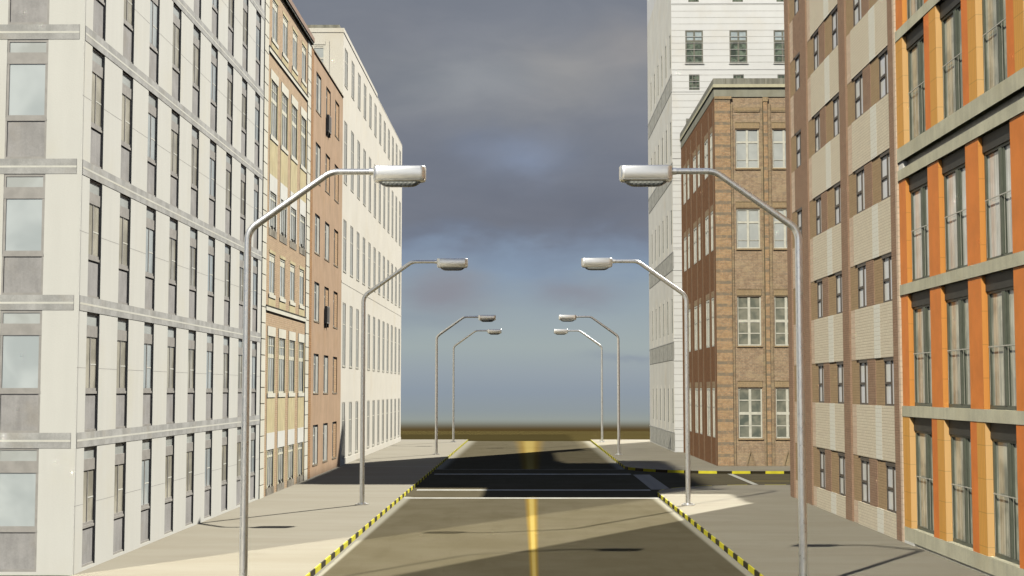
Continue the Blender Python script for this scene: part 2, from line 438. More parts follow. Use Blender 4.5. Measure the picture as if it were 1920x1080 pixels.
def arc(cx, cy, r, a0, a1, n=14):
    return [(cx + r * math.cos(R(a0 + (a1 - a0) * i / n)), cy + r * math.sin(R(a0 + (a1 - a0) * i / n))) for i in range(n + 1)]
NC = arc(10.0, 56.5, 4.87, 180, 90)        # near corner of the side road
FC = arc(10.05, 76.4, 4.92, 180, 270)      # far corner
def slab(poly, name):
    mb = MB(); n = len(poly)
    mb.quad([(x, y, PH) for x, y in poly], 'pave', (0, 0, 1))
    cx = sum(p[0] for p in poly) / n; cy = sum(p[1] for p in poly) / n
    for i in range(n):
        (x0, y0), (x1, y1) = poly[i], poly[(i + 1) % n]
        mb.quad([(x0, y0, -.3), (x1, y1, -.3), (x1, y1, PH), (x0, y0, PH)], 'pave', (y1 - y0, x0 - x1, 0))
    return struct(mb, name)
slab([(XL - .03, -45), (XL - .03, YE), (BL, YE), (BL, YE - .01), (-34, YE - .01), (-34, -45)][::-1], 'pavement')
off = .03
slab([(XR + off, -45)] + [(x + (off if i < 7 else 0), y - (0 if i < 7 else off)) for i, (x, y) in enumerate(NC)] + [(60, 61.34), (60, -45)], 'pavement')
slab([(XR + off, YE)] + [(x + (off if i < 7 else 0), y + (0 if i < 7 else off)) for i, (x, y) in enumerate(FC)] + [(60, 71.51), (60, YE)], 'pavement')

def kerb(path, name='kerb', phase=0.0, per=1.6667, blk=.75, h=PH + .006, w=.032, side=1, seam=None):
    """thin kerb facing painted in yellow and black blocks along a path"""
    segs = []; s = 0
    pts = [Vector((*p, 0)) for p in path]
    L = [0]
    for a, b in zip(pts, pts[1:]): L.append(L[-1] + (b - a).length)
    def at(d):
        for i in range(len(L) - 1):
            if d <= L[i + 1] + 1e-9:
                t = (d - L[i]) / max(1e-9, L[i + 1] - L[i]); return pts[i].lerp(pts[i + 1], t), (pts[i + 1] - pts[i]).normalized()
        return pts[-1], (pts[-1] - pts[-2]).normalized()
    cuts = set(L); k = -2
    while k * per + phase < L[-1] + per:
        for q in (k * per + phase, k * per + phase + blk):
            if 0 < q < L[-1]: cuts.add(q)
        k += 1
    cuts = sorted(cuts); mb = MB()
    for a, b in zip(cuts, cuts[1:]):
        if b - a < 1e-4: continue
        mid = ((a + b) / 2 - phase) % per
        key = 'black' if mid < blk else 'yellow'
        pa, _ = at(a); pb, _ = at(b); _, tn = at((a + b) / 2)
        na = nb = Vector((-tn.y, tn.x, 0)) * side * w
        mb.hexa([pa, pb, pb + nb, pa + na, pa + Vector((0, 0, h)), pb + Vector((0, 0, h)), pb + nb + Vector((0, 0, h)), pa + na + Vector((0, 0, h))], key)
    return struct(mb, name)
kerb([(XL, -40), (XL, YE)], phase=(31.95 + 40) % 1.6667)
kerb([(XR, -40)] + NC + [(60, 61.37)], phase=(31.86 + 40) % 1.6667, side=-1)
kerb([(XR, YE)] + FC + [(13.0, 71.48), (60, 71.48)], phase=.35, side=1)

def strip(x0, x1, y0, y1, z, key):
    mb = MB(); mb.quad([(x0, y0, z), (x1, y0, z), (x1, y1, z), (x0, y1, z)], key, (0, 0, 1)); return struct(mb, 'road_marking')
strip(XL + .03, XR - .03, 55.2, 55.72, .004, 'mark')
strip(XL + .2, XR, 59.55, 60.2, .004, 'mark')
strip(XL + .2, XR, 70.7, 71.35, .004, 'mark')
strip(XL + .03, XR - .03, 75.0, 75.25, .004, 'mark_faint')
strip(XR + .08, 6.02, 60.2, 70.7, .004, 'band')
strip(9.95, 10.2, 61.4, 71.4, .004, 'mark')
strip(10.2, 60, 65.75, 65.95, .004, 'mark_yellow')
strip(-9.9, XL - .1, 75.6, 75.72, PH + .004, 'mark')
strip(XR + .15, 8.3, 75.4, 75.52, PH + .004, 'mark')

# ------------------------------------------------------------------ generic windows
def win_proto(fc, w, h, frame, pane, fw=.07, mull=(), trans=(), d0=0, fd=.05, sill=None, bars=.05, head=None, extra=None, name='window', low=None, lowpane=None):
    """window frame (part) with its glass (sub-part), local origin at lower-left corner on the recessed plane"""
    mb = MB(); B = lambda *a: fc.box(mb, *a, rel=True)
    B(0, fw, 0, h, d0, d0 + fd, frame); B(w - fw, w, 0, h, d0, d0 + fd, frame)
    B(fw, w - fw, 0, fw, d0, d0 + fd, frame); B(fw, w - fw, h - fw, h, d0, d0 + fd, frame)
    vs = sorted(mull)
    for m in vs: B(m - bars / 2, m + bars / 2, fw, h - fw, d0, d0 + fd * .9, frame)
    edges = [fw] + [q for m in vs for q in (m - bars / 2, m + bars / 2)] + [w - fw]
    for t_ in trans:
        tz, tb = (t_ if isinstance(t_, tuple) else (t_, bars))
        for i in range(0, len(edges), 2): B(edges[i], edges[i + 1], tz - tb / 2, tz + tb / 2, d0, d0 + fd * .8, frame)
    if sill: B(-.04, w + .04, -sill[0], 0, d0, d0 + sill[1], sill[2])
    if head: B(fw, w - fw, h - fw - head[0], h - fw, d0, d0 + fd * .7, head[1])
    if extra: extra(mb)
    o = mb.build(name)
    g = MB()
    if low:
        fc.box(g, fw, w - fw, low, h - fw, d0, d0 + fd * .3, pane, rel=True)
        fc.box(g, fw, w - fw, fw, low, d0, d0 + fd * .3, lowpane, rel=True)
    else:
        fc.box(g, fw, w - fw, fw, h - fw, d0, d0 + fd * .3, pane, rel=True)
    g.build('pane', o)
    return Proto(o)

# ================================================================== A: white limestone block, left foreground
def building_a():
    base = Vector((-18, 42, 0)); H = 30.6; dp = .065
    root = empty('apartment_block', base, 'pale limestone block nearest on the left, with grey belts and narrow grey windows', 'building')
    L = Face('L', BL); Fr = Face('F', 31.5)
    cols = [32.15 + 2.425 * i for i in range(9)]; CW = .96
    fcols = [-11.73 - 2.43 * i for i in range(5)]; FW = .93
    fl = [3.06 * k for k in range(8)]                 # belt centres ~ k*3.06 - .02
    wall = MB()
    # slots run full height between belts
    ops = [(c, c + CW, (.2 if k == 0 else 3.06 * k + .18), 3.06 * (k + 1) - .16) for c in cols for k in range(7)]
    opf = [(c, c + FW, (.2 if k == 0 else 3.06 * k + .18), 3.06 * (k + 1) - .16) for c in fcols for k in range(7)]
    wall_trim = [(31.56, 31.575)]
    L.wall(wall, 31.5, 53.2, .0, H, ops, dp, 'a_stone', 'a_reveal')
    Fr.wall(wall, -26, BL, .0, H, opf, dp * .6, 'a_stone', 'a_reveal')
    wall.box((-26, 31.5 + dp * .6 + .001, 0), (BL - dp - .001, 53.2, H), 'a_span')
    wall.quad([(-26, 31.5, H + .001), (BL, 31.5, H + .001), (BL, 53.2, H + .001), (-26, 53.2, H + .001)], 'cap', (0, 0, 1))
    # fine slab joints on the stone
    for z in [1.62 + 3.06 * k for k in range(9)]:
        for u0, u1 in zip([31.5] + [c + CW for c in cols], cols + [53.2]): L.box(wall, u0 + .01, u1 - .01, z, z + .008, -.01, .002, 'a_span')
    L.box(wall, 31.575, 31.59, .0, H, -.01, .003, 'a_band')
    wall.build('wall', root, base)
    # belts
    for k in range(1, 8):
        z = 3.06 * k - .16
        for fc, a2, b2 in ((L, 31.6, 53.2), (Fr, -26, BL - .10)):
            m = MB()
            fc.box(m, a2, b2, z, z + .14, -.06, .008, 'a_band'); fc.box(m, a2, b2, z + .14, z + .185, -.06, .010, 'a_line')
            fc.box(m, a2, b2, z + .185, z + .34, -.06, .008, 'a_band')
            m.build('stone_belt', root, base)
    # windows: transom, main light, spandrel panel
    def unit(fc, W, d, pane, side):
        mb = MB(); B = lambda *a: fc.box(mb, *a, rel=True)
        H_ = 2.72; z1 = .92; zt = 2.40            # local z, origin at bottom of slot
        B(0, W, z1 - .06, z1, 0, .045, 'a_frame')
        B(0, .06, z1, 2.16, 0, .03, 'a_frame'); B(W - .06, W, z1, 2.16, 0, .03, 'a_frame')
        B(.06, W - .06, z1, z1 + .07, 0, .03, 'a_frame'); B(0, W, 2.16, 2.42, 0, .035, 'a_frame')
        if side:
            B(.06, .11, z1 + .07, 2.16, 0, .025, 'a_frame'); B(.42, .47, z1 + .07, 2.16, 0, .025, 'a_frame')
            B(.47, .90, 1.52, 1.55, .01, .02, 'a_line')
        B(0, .05, 2.42, H_, 0, .03, 'a_frame'); B(W - .05, W, 2.42, H_, 0, .03, 'a_frame'); B(.05, W - .05, H_ - .06, H_, 0, .03, 'a_frame')
        o = mb.build('window'); g = MB()
        fc.box(g, .06, W - .06, z1 + .07, 2.16, 0, .015, pane, rel=True); fc.box(g, .05, W - .05, 2.42, H_ - .06, 0, .015, 'a_transom', rel=True)
        g.build('pane', o)
        s = MB(); fc.box(s, 0, W, 0, z1 - .06, 0, .02, 'a_span', rel=True)
        fc.box(s, 0, .04, 0, z1 - .06, .02, .04, 'a_frame', rel=True); fc.box(s, W - .04, W, 0, z1 - .06, .02, .04, 'a_frame', rel=True)
        fc.box(s, .04, W - .04, 0, .05, .02, .04, 'a_frame', rel=True)
        s.build('spandrel_panel', o)
        return Proto(o)
    pa = unit(L, CW, dp, 'a_glass_side', True); pc = unit(L, CW, dp, 'a_glass', True); pf = unit(Fr, FW, dp * .6, 'a_glass', False)
    for k in range(7):
        z = .2 if k == 0 else 3.06 * k + .18
        for i, c in enumerate(cols):
            (pc if i % 3 == 2 else pa).at(root, L.p(c, z, -dp) - base)
        for i, c in enumerate(fcols[:3]):
            pf.at(root, Fr.p(c, z, -dp * .6) - base)
building_a()

# ================================================================== B: tan brick and ochre house with quoins
def building_b():
    base = Vector((-18, 59, 0)); H = 20.1; dp = .04
    root = empty('town_house', base, 'tan brick house with ochre panels and cream corner quoins, right after the limestone block', 'building')
    L = Face('L', BL); y0, y1 = 53.2, 64.75
    bays = [(54.6, 56.3), (57.0, 58.7), (59.45, 61.15), (61.95, 63.6)]
    wall = MB(); ops = []; wins = []
    for m in (0, 10.04):
        for (a, b) in bays:
            wins += [(a + .18, b - .18, m + .41, m + 1.87, 'r6'), (a + .16, b - .16, m + 4.05, m + 6.27, 'r5'), (a + .22, b - .30, m + 7.9, m + 9.5, 'r4')]
    ops = [w[:4] for w in wins]
    L.wall(wall, y0, y1, 0, H, ops, dp, 'b_brick', 'b_ochre')
    wall.box((-26, y0 + .001, 0), (BL - dp - .001, y1 - .001, H - .01), 'b_brick')
    wall.build('wall', root, base)
    for m in (0, 10.04):
        t = MB(); L.box(t, y0 + .85, y1 - .95, m + 7.22, m + 7.40, -.02, .05, 'b_cream')
        L.box(t, y0 + .85, y1 - .95, m + 7.40, m + 7.43, -.02, .07, 'b_joint'); t.build('belt_course', root, base)
        for (a, b) in bays:
            def piece(name, *bx):
                p = MB()
                for q in bx: L.box(p, *q)
                p.build(name, root, base)
            piece('white_panel', (a, b, m + 1.87, m + 2.52, -.02, .015, 'b_white'))
            piece('ochre_panel', (a, b, m + 2.52, m + 3.89, -.02, .010, 'b_ochre'))
            piece('sill', (a, b, m + 3.89, m + 4.05, -.02, .035, 'b_cream'))
            piece('lintel', (a, b, m + 6.27, m + 6.64, -.02, .02, 'b_cream'))
            piece('ochre_panel', (a + .05, b - .1, m + 7.43, m + 7.76, -.02, .010, 'b_ochre'))
            piece('sill', (a + .1, b - .18, m + 7.76, m + 7.9, -.02, .035, 'b_cream'))
            piece('lintel', (a + .12, b - .2, m + 9.5, m + 9.62, -.02, .012, 'b_ochre'))
            for e0, e1 in ((a, a + .16), (b - .16, b)): piece('jamb', (e0, e1, m + 4.05, m + 6.27, -.02, .012, 'b_ochre'))
            for e0, e1 in ((a, a + .18), (b - .18, b)): piece('jamb', (e0, e1, m + .41, m + 1.87, -.02, .012, 'b_white' if m else 'b_ochre'))
            g = MB(); L.box(g, a, b, m + .13, m + .41, -.02, .015, 'b_ledge')
            for q in (.18, .62, .85, 1.3, 1.45): L.box(g, a + q, a + q + random.uniform(.06, .14), m + .41, m + .41 + random.uniform(.06, .17), -.02, .012, 'dark')
            g.build('window_ledge', root, base)
    ws = win_proto(L, 1.34, 1.46, 'b_frame', 'b_glass', .07, mull=(.45, .9), trans=((1.2, .08),), bars=.06, fd=.025)
    wl = win_proto(L, 1.38, 2.22, 'b_frame', 'b_glass', .07, mull=(.46, .92), trans=((1.45, .16), (1.85, .04)), bars=.07, fd=.025)
    wu = win_proto(L, 1.18, 1.6, 'b_frame', 'b_glass', .08, mull=(.6,), trans=((1.38, .2),), bars=.1, fd=.025)
    for (a, b, c, d, k) in wins:
        (ws if k == 'r6' else wl if k == 'r5' else wu).at(root, L.p(a, c, -dp) - base)
    for (a, b) in ((y0 + .02, y0 + .85), (y1 - .95, y1 - .02)):
        q = MB(); z = .02; i = 0
        L.box(q, a + .04, b - .04, 0, H, -.02, .012, 'b_joint')
        while z < H - .1:
            L.box(q, a, b if i % 2 == 0 else b - .0, z, min(z + .575, H), -.02, .03, 'b_cream'); z += .61; i += 1
        q.build('quoins', root, base)
    r = MB(); L.box(r, y0, y1 + .05, 20.12, 20.2, -.4, .12, 'b_cream'); L.box(r, y0 - .0, y1 + .04, 20.2, 20.42, -.4, .16, 'b_roof')
    r.quad([(-26, y0, 20.3), (BL, y0, 20.3), (BL, y1, 20.3), (-26, y1, 20.3)], 'b_roof', (0, 0, 1))
    r.build('roof', root, base)
building_b()

# ================================================================== C: orange plaster house
def building_c():
    base = Vector((-18, 70.5, 0)); H = 20.0; dp = .075
    root = empty('plastered_house', base, 'narrow orange plaster house with small deep-set windows, left side', 'building')
    L = Face('L', BL); y0, y1 = 64.75, 76.2
    cols = [66.48, 69.78, 73.1]; zs = [.68, 4.03, 7.42, 10.65, 14.05, 17.42]; W = 1.6; h = 1.85
    wall = MB()
    for i, c in enumerate(cols):
        lo = [y0, cols[1] - .8, cols[2] - .8, y1]
        ops = [(c, c + W, z, z + h) for z in zs]
        # third column (and the odd one) has flat brick panels in place of the reveals
        L.wall(wall, lo[i], lo[i + 1], 0, H, ops, dp, 'c_plaster', 'c_brick' if i == 2 else 'c_reveal')
    wall.box((-26, y0 + .001, 0), (BL - dp - .001, y1 - .001, H - .01), 'c_reveal')
    wall.build('wall', root, base)
    q = MB(); L.box(q, y0 + .02, y0 + .75, 0, H, -.02, .03, 'c_brick'); q.build('brick_corner', root, base)
    def hinges(mb):
        for z in (.3, .75, 1.1, 1.5): L.box(mb, .02, .10, z, z + .05, .03, .04, 'dark', rel=True)
    pw = [.85, .62, .55]
    for i, c in enumerate(cols):
        w = win_proto(L, pw[i], h, 'c_frame', 'b_glass', .07, mull=(pw[i] * .5,), trans=((1.35, .06),), bars=.05, fd=.03, extra=hinges)
        for k, z in enumerate(zs):
            w.at(root, L.p(c, z, -dp) - base)
            q = MB(); L.box(q, c + pw[i] + .001, c + W - .001, z + .001, z + h - .12, -dp - .01, -dp + .045, 'c_reveal' if i == 0 or (i == 1 and k in (0, 1, 3)) else 'c_infill'); q.build('infill_panel', root, base)  # flat panel added in place of the bright far reveal
    for c in cols:
        for z in zs:
            s = MB(); L.box(s, c - .05, c + W + .05, z - .06, z, -.07, .02, 'c_sill'); s.build('sill', root, base)
    for (c, z) in ((69.9, 17.0), (69.9, 7.45)):
        a = MB(); L.box(a, c, c + .95, z, z + .85, .0, .13, 'ac_grey'); L.box(a, c + .03, c + .75, z + .08, z + .8, .13, .14, 'ac_dark')
        L.box(a, c + .05, c + .12, z - .18, z, .0, .1, 'dark'); L.box(a, c + .8, c + .87, z - .18, z, .0, .1, 'dark')
        a.build('air_conditioner', root, base)
    r = MB(); L.box(r, y0, y1, H, H + .05, -16, .05, 'c_sill'); r.build('roof', root, base)
building_c()

# ================================================================== D: long cream block
def building_d():
    base = Vector((-20, 94, 0)); H = 23.6; dp = .035
    root = empty('office_block', base, 'long cream rendered block at the far left end of the street', 'building')
    L = Face('L', BL); Fr = Face('F', 76.2); y0, y1 = 76.2, 112.5
    cols = [76.85 + 3.03 * i for i in range(12)]; W = 1.22
    rows = [(.58, 3.49), (5.45, 8.9), (10.63, 13.45), (15.5, 18.88), (20.87, 22.92)]
    wall = MB(); ops = [(c, c + W, a, b) for c in cols for a, b in rows]
    fx = [-12.25 - 3.1 * i for i in range(4)]; opf = [(x, x + 1.26, a, b) for x in fx for a, b in ((20.87, 22.92),)]
    L.wall(wall, y0, y1, 0, H, ops, dp, 'd_plaster'); Fr.wall(wall, -30, BL, 0, H, opf, dp, 'd_plaster')
    wall.box((-30, y0 + dp + .001, 0), (BL - dp - .001, y1, H - .01), 'd_plaster')
    L.box(wall, y0, y1, 9.95, 10.07, -.02, .012, 'd_plaster')
    L.box(wall, y0, y1, 0, .45, -.02, .03, 'd_plaster')
    wall.build('wall', root, base)
    for (a, b) in rows:
        hh = b - a
        def surround(mb, hh=hh):
            L.box(mb, -.05, W + .05, -.06, 0, 0, .055, 'd_line', rel=True); L.box(mb, -.05, 0, 0, hh, .02, .042, 'd_line', rel=True)
        p = win_proto(L, W, hh, 'd_frame', 'd_glass', .06, mull=(W * .5,), trans=((hh * .66, .06),), bars=.06, fd=.018, extra=surround)
        for c in cols: p.at(root, L.p(c, a, -dp) - base)
    pf = win_proto(Fr, 1.26, 2.05, 'd_frame', 'k_glass_up', .1, mull=(.63,), trans=((1.3, .08), (1.9, .06)), bars=.06)
    for x in fx: pf.at(root, Fr.p(x, 20.87, -dp) - base)
    for x in fx:
        fs = MB(); Fr.box(fs, x - .22, x, 20.8, 23.12, -.02, .03, 'd_plaster'); Fr.box(fs, x + 1.26, x + 1.48, 20.8, 23.12, -.02, .03, 'd_plaster'); Fr.box(fs, x, x + 1.26, 22.92, 23.12, -.02, .045, 'd_plaster')
        fs.build('window_surround', root, base)
    r = MB(); r.box((-30, y0 - .03, H), (BL + .03, 93.5, H + .24), 'd_plaster'); r.box((-30, 93.5, H), (BL + .01, y1, H + .06), 'd_plaster')
    r.build('parapet', root, base)
    k = MB(); k.box((-30, y0 + .15, H + .24), (BL - .25, 93.2, H + .46), 'cap'); k.build('coping', root, base)
building_d()

# ================================================================== E: brown brick and cream panels, right
def building_e():
    base = Vector((18, 46, 0)); H = 29.2
    root = empty('housing_block', base, 'brown brick housing block with cream panel bays beside the orange facade', 'building')
    Rr = Face('R', BR); Ff = Face('L', 0)
    y0, y1 = 38.42, 54.8
    core = MB(); core.box((BR + .06, y0, 0), (28, y1, H), 'e_grey'); core.build('wall', root, base)
    piers = [(y0 + .18, 39.15), (44.43, 45.35), (50.65, 51.75), (54.0, 54.8)]
    for a, b in piers:
        m = MB(); Rr.box(m, a, b, 0, H, -.12, .045, 'e_brown'); m.build('pier', root, base)
    m = MB(); Rr.box(m, y0, y0 + .18, 0, H, -.12, .05, 'e_tan'); m.build('edge_trim', root, base)
    mods = [dict(w2=(39.17, 40.37), g=(40.37, 41.33), b=(41.33, 42.26), w1=(42.26, 43.4), r=(43.4, 44.43), st=(40.62, 41.33), cr=(39.15, 43.71), t=(43.71, 44.43)),
            dict(w2=(45.4, 46.5), g=(46.5, 47.57), b=(47.57, 48.52), w1=(48.52, 49.5), r=(49.5, 50.65), st=(46.8, 47.57), cr=(45.35, 49.92), t=(49.92, 50.65))]
    P = 2.895
    prow = [(-.2 if k == 0 else 2.2 + P * (k - 1), .81 if k == 0 else 3.74 + P * (k - 1)) for k in range(8)]
    prow = [(max(0, a), b) for a, b in prow]
    wrow = [(prow[k][1], prow[k + 1][0]) for k in range(7)]
    for md in mods:
        for a, b in prow:
            m = MB()
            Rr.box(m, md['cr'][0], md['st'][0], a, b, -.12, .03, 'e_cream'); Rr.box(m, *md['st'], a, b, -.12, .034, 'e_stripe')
            Rr.box(m, md['st'][1], md['cr'][1], a, b, -.12, .03, 'e_cream'); Rr.box(m, *md['t'], a, b, -.12, -.01, 'e_tan')
            m.build('spandrel_panel', root, base)
    for md in mods:
        for a, b in wrow:
            for u, d, key in ((md['g'], -.005, 'e_grey'), (md['b'], .015, 'e_brown'), (md['r'], -.02, 'e_grey')):
                q = MB(); Rr.box(q, *u, a, b, -.12, d, key); q.build('wall_strip', root, base)
    for a, b in prow:
        q = MB(); Rr.box(q, 51.75, 53.25, a, b, -.12, .01, 'e_brown'); Rr.box(q, 53.25, 54.0, a, b, -.12, -.01, 'e_tan'); q.build('spandrel_panel', root, base)
    for a, b in wrow:
        q = MB(); Rr.box(q, 52.95, 54.0, a, b, -.12, -.02, 'e_grey'); q.build('wall_strip', root, base)
    hh = wrow[1][1] - wrow[1][0]
    ps = []
    for W in (1.2, 1.14, 1.1, .98, 1.2):
        lw = W * .42
        def low(mb, W=W): Rr.box(mb, W * .42 + .04, W - .055, .6, .67, 0, .05, 'e_frame', rel=True); Rr.box(mb, 0, W, hh - .10, hh, .05, .07, 'e_frame', rel=True)
        ps.append(win_proto(Rr, W, hh, 'e_frame', 'e_glass', .055, mull=(W * .42,), d0=0, fd=.05, bars=.08, head=(.05, 'e_frame'), extra=low))
    for a, b in wrow:
        for p, y in zip(ps, (mods[0]['w2'][0], mods[0]['w1'][0], mods[1]['w2'][0], mods[1]['w1'][0], 51.75)):
            p.at(root, Rr.p(y, a, -.06) - base)
    r = MB(); r.box((BR - .1, y0, H), (28, y1 + .1, H + .3), 'cap'); r.build('roof', root, base)
building_e()

# ================================================================== F: orange finned facade, right foreground
def building_f():
    base = Vector((18, 28, 0)); H = 26.6; rc = .19
    root = empty('finned_building', base, 'building with orange fins and concrete ledges, nearest on the right', 'building')
    Rr = Face('R', BR); y0, y1 = 8.4, 38.40
    core = MB(); core.box((BR + rc, y0, 0), (28, y1, H), 'f_conc'); core.build('wall', root, base)
    pl = MB(); Rr.box(pl, y0, y1, .20, .56, -.3, .03, 'f_conc'); Rr.box(pl, y0, y1 - .9, 0.0, .2, -.3, .0, 'f_rail'); Rr.box(pl, y1 - .9, y1, 0, .2, -.3, .035, 'b_white')
    pl.build('plinth', root, base)
    floors = [(.56, 3.48, 1), (3.76, 6.72, 0), (7.0, 9.82, 0), (10.70, 13.65, 1), (13.93, 16.85, 0), (17.1, 20.0, 0)]
    for (a, b) in ((3.48, 3.76), (6.72, 7.0), (9.82, 10.1), (10.32, 10.70), (13.65, 13.93), (16.85, 17.1), (20.0, H)):
        m = MB(); Rr.box(m, y0, y1, a, b, -rc, .035, 'f_conc'); m.build('concrete_ledge', root, base)
    m = MB(); Rr.box(m, y0, y1 - .45, 10.1, 10.32, -rc, -.12, 'f_rail'); Rr.box(m, y1 - .45, y1, 10.1, 10.32, -rc, .0, 'b_white'); m.build('ledge_groove', root, base)
    pitch = 3.04; far = [38.40, 35.65, 32.56, 29.52, 26.48, 23.44, 20.4, 17.36]
    wpro = {}
    def window(h, kind):
        W = 2.12
        mb = MB(); B = lambda *a: Rr.box(mb, *a, rel=True)
        B(0, W, 0, .09, 0, .06, 'f_frame'); B(0, W, h - .36, h, 0, .10, 'f_head'); B(0, W, h - .42, h - .36, 0, .06, 'f_frame')
        # u=W is the far jamb (seen), u=0 the near one
        B(W - .10, W, .09, h - .42, 0, .06, 'f_frame'); B(0, .08, .09, h - .42, 0, .06, 'f_frame')
        B(W - 1.16, W - .99, .09, h - .42, 0, .075, 'f_frame'); B(W - 1.28, W - 1.16, .09, h - .42, 0, .045, 'f_frame')
        o = mb.build('window'); g = MB()
        Rr.box(g, .08, W - .10, .09, h - .42, 0, .015, kind, rel=True); g.build('pane', o)
        r = MB()
        Rr.box(r, .08, W - .10, 1.36, 1.385, .085, .10, 'f_rail', rel=True)
        n = 7
        for i in range(n): u = .14 + (W - .3) * i / (n - 1); Rr.box(r, u, u + .006, .1, 1.36, .09, .096, 'f_rail', rel=True)
        r.build('railing', o)
        return Proto(o)
    for fi, (a, b, three) in enumerate(floors):
        kind = 'f_glass_bright' if fi == 2 else 'f_glass'
        key = (round(b - a, 2), kind)
        if key not in wpro: wpro[key] = window(b - a, kind)
        for i, fy in enumerate(far):
            w = (1.05 if three else .95)
            if i == 0: w = .68
            m = MB(); ny = fy - w
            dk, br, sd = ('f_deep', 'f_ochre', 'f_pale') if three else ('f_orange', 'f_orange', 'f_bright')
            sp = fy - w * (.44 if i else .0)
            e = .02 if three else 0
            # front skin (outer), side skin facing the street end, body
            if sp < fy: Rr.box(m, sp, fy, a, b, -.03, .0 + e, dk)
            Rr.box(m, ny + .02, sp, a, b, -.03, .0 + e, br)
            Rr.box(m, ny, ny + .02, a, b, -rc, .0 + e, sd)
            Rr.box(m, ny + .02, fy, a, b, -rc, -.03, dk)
            m.build('fin', root, base)
            if i < len(far) - 1: 
                W = 2.12
                wpro[key].at(root, Rr.p(ny - W, a, -rc) - base)
building_f()

# ================================================================== K: orange brick corner building beyond the side road
def building_k():
    base = Vector((18, 84, 0)); H = 20.55; dp = .10
    root = empty('brick_warehouse', base, 'ornate orange brick corner building with white sash windows beyond the side road', 'building')
    Fr = Face('F', 76.2); Sd = Face('R', 10.12); x0, x1, y1 = 10.12, 31.0, 92.9
    rows = [(1.60, 4.27), (6.53, 9.17), (11.75, 13.9), (16.1, 18.22)]
    fx = [11.24 + 1.985 * i for i in range(9)]; W = 1.27
    side = [(77.15, 78.05), (79.1, 80.5), (82.85, 83.75), (84.75, 86.15), (88.3, 89.25), (90.1, 91.5)]
    wall = MB()
    opf = [(x, x + W, a, b) for x in fx for a, b in rows]; ops = [(a, b, c, d) for a, b in side for c, d in rows]
    Fr.wall(wall, x0, x1, 0, H, opf, dp, 'k_brick', 'k_dark')
    Sd.wall(wall, 76.2, y1, 0, H, ops, .045, 'k_side', 'k_dark')
    wall.box((x0 + .046, 76.2 + dp + .001, 0), (x1, y1, H - .01), 'k_dark')
    wall.build('wall', root, base)
    # front relief: corner pier, bay piers, window-height pilasters
    m = MB(); Fr.box(m, x0 - .0, x0 + .84, 0, 19.85, -.02, .10, 'k_pier'); Fr.box(m, x0 + .84, x0 + .98, 0, 19.6, -.02, .05, 'k_dark')
    Fr.box(m, x0, x0 + .92, 19.85, 20.0, -.02, .14, 'k_lintel'); m.build('pier', root, base)
    for x in fx[:-1]:
        c = x + W
        m = MB(); Fr.box(m, c + .09, c + .20, 0, 19.7, -.02, .035, 'k_dark'); Fr.box(m, c + .20, c + .25, 0, 19.7, -.02, .012, 'b_joint')
        Fr.box(m, c + .25, c + .46, 0, 19.9, -.02, .085, 'k_pier'); Fr.box(m, c + .46, c + .64, 0, 19.6, -.02, .04, 'k_dark')
        Fr.box(m, c + .21, c + .50, 19.72, 19.95, -.02, .12, 'k_lintel'); m.build('pier', root, base)
    for x in fx:
        for (a, b) in rows:
            q = MB(); Fr.box(q, x - .03, x + W + .03, b + .05, b + .36, -.02, .03, 'k_lintel'); Fr.box(q, x - .03, x + W + .03, b + .36, b + .41, -.02, .05, 'k_dark'); q.build('lintel', root, base)
        q = MB(); Fr.box(q, x - .05, x + W + .05, 19.15, 19.45, -.02, .035, 'k_dark'); Fr.box(q, x - .05, x + W + .05, 19.22, 19.36, -.02, .055, 'k_lintel'); q.build('brick_frieze', root, base)
    for x in fx:
        t = MB(); c = x + W / 2
        for s_ in (-1, 1):
            P = [(c, 1.02), (c, .88), (c + s_ * .21, .13), (c + s_ * .28, .13)]
            f = [Fr.p(u, v, 0) for u, v in P]; g = [Fr.p(u, v, .05) for u, v in P]
            t.hexa(f + g, 'k_dark')
        t.quad([Fr.p(c, .88, .004), Fr.p(c - .21, .13, .004), Fr.p(c + .21, .13, .004)], 'k_dark', (0, -1, 0))
        t.build('gable_ornament', root, base)
    sp = lambda mb: Fr.box(mb, -.04, W + .04, -.08, 0, 0, .16, 'k_lintel', rel=True)
    tall = win_proto(Fr, W, 2.67, 'k_frame', 'k_glass', .07, mull=(W / 2,), trans=((1.32, .15), (.66, .055), (2.02, .055)), bars=.14, extra=sp)
    shrt = win_proto(Fr, W, 2.14, 'k_frame', 'k_glass_up', .07, mull=(W / 2,), trans=((1.42, .11), (.45, .03)), bars=.12, extra=sp)
    for x in fx:
        for i, (a, b) in enumerate(rows): (tall if i < 2 else shrt).at(root, Fr.p(x, a, -dp) - base)
    for i, (a, b) in enumerate(rows):
        h = b - a
        wd = win_proto(Sd, 1.4, h, 'k_frame', 'k_glass_up' if i > 1 else 'k_glass', .09, mull=(.7,), trans=((h * .62, .09),), bars=.1)
        nr = win_proto(Sd, .9, h, 'k_frame', 'k_glass_up' if i > 1 else 'k_glass', .08, mull=(.45,), trans=((h * .62, .09),), bars=.08)
        for j, (u, v) in enumerate(side): (wd if j % 2 else nr).at(root, Sd.p(u, a, -.045) - base)
    for u in (76.6, 78.55, 81.7, 84.25, 87.2, 89.7):
        m = MB(); Sd.box(m, u, u + .34, 0, 19.6, -.02, .02, 'k_tan'); m.build('pilaster', root, base)
    for (u, v) in side:
        for a, b in rows:
            m = MB(); Sd.box(m, u - .04, v + .04, b + .02, b + .35, -.02, .015, 'k_dark'); m.build('lintel', root, base)
    r = MB()
    r.box((x0 - .02, 76.2 - .05, 19.98), (x1, y1, H - .06), 'k_soffit')
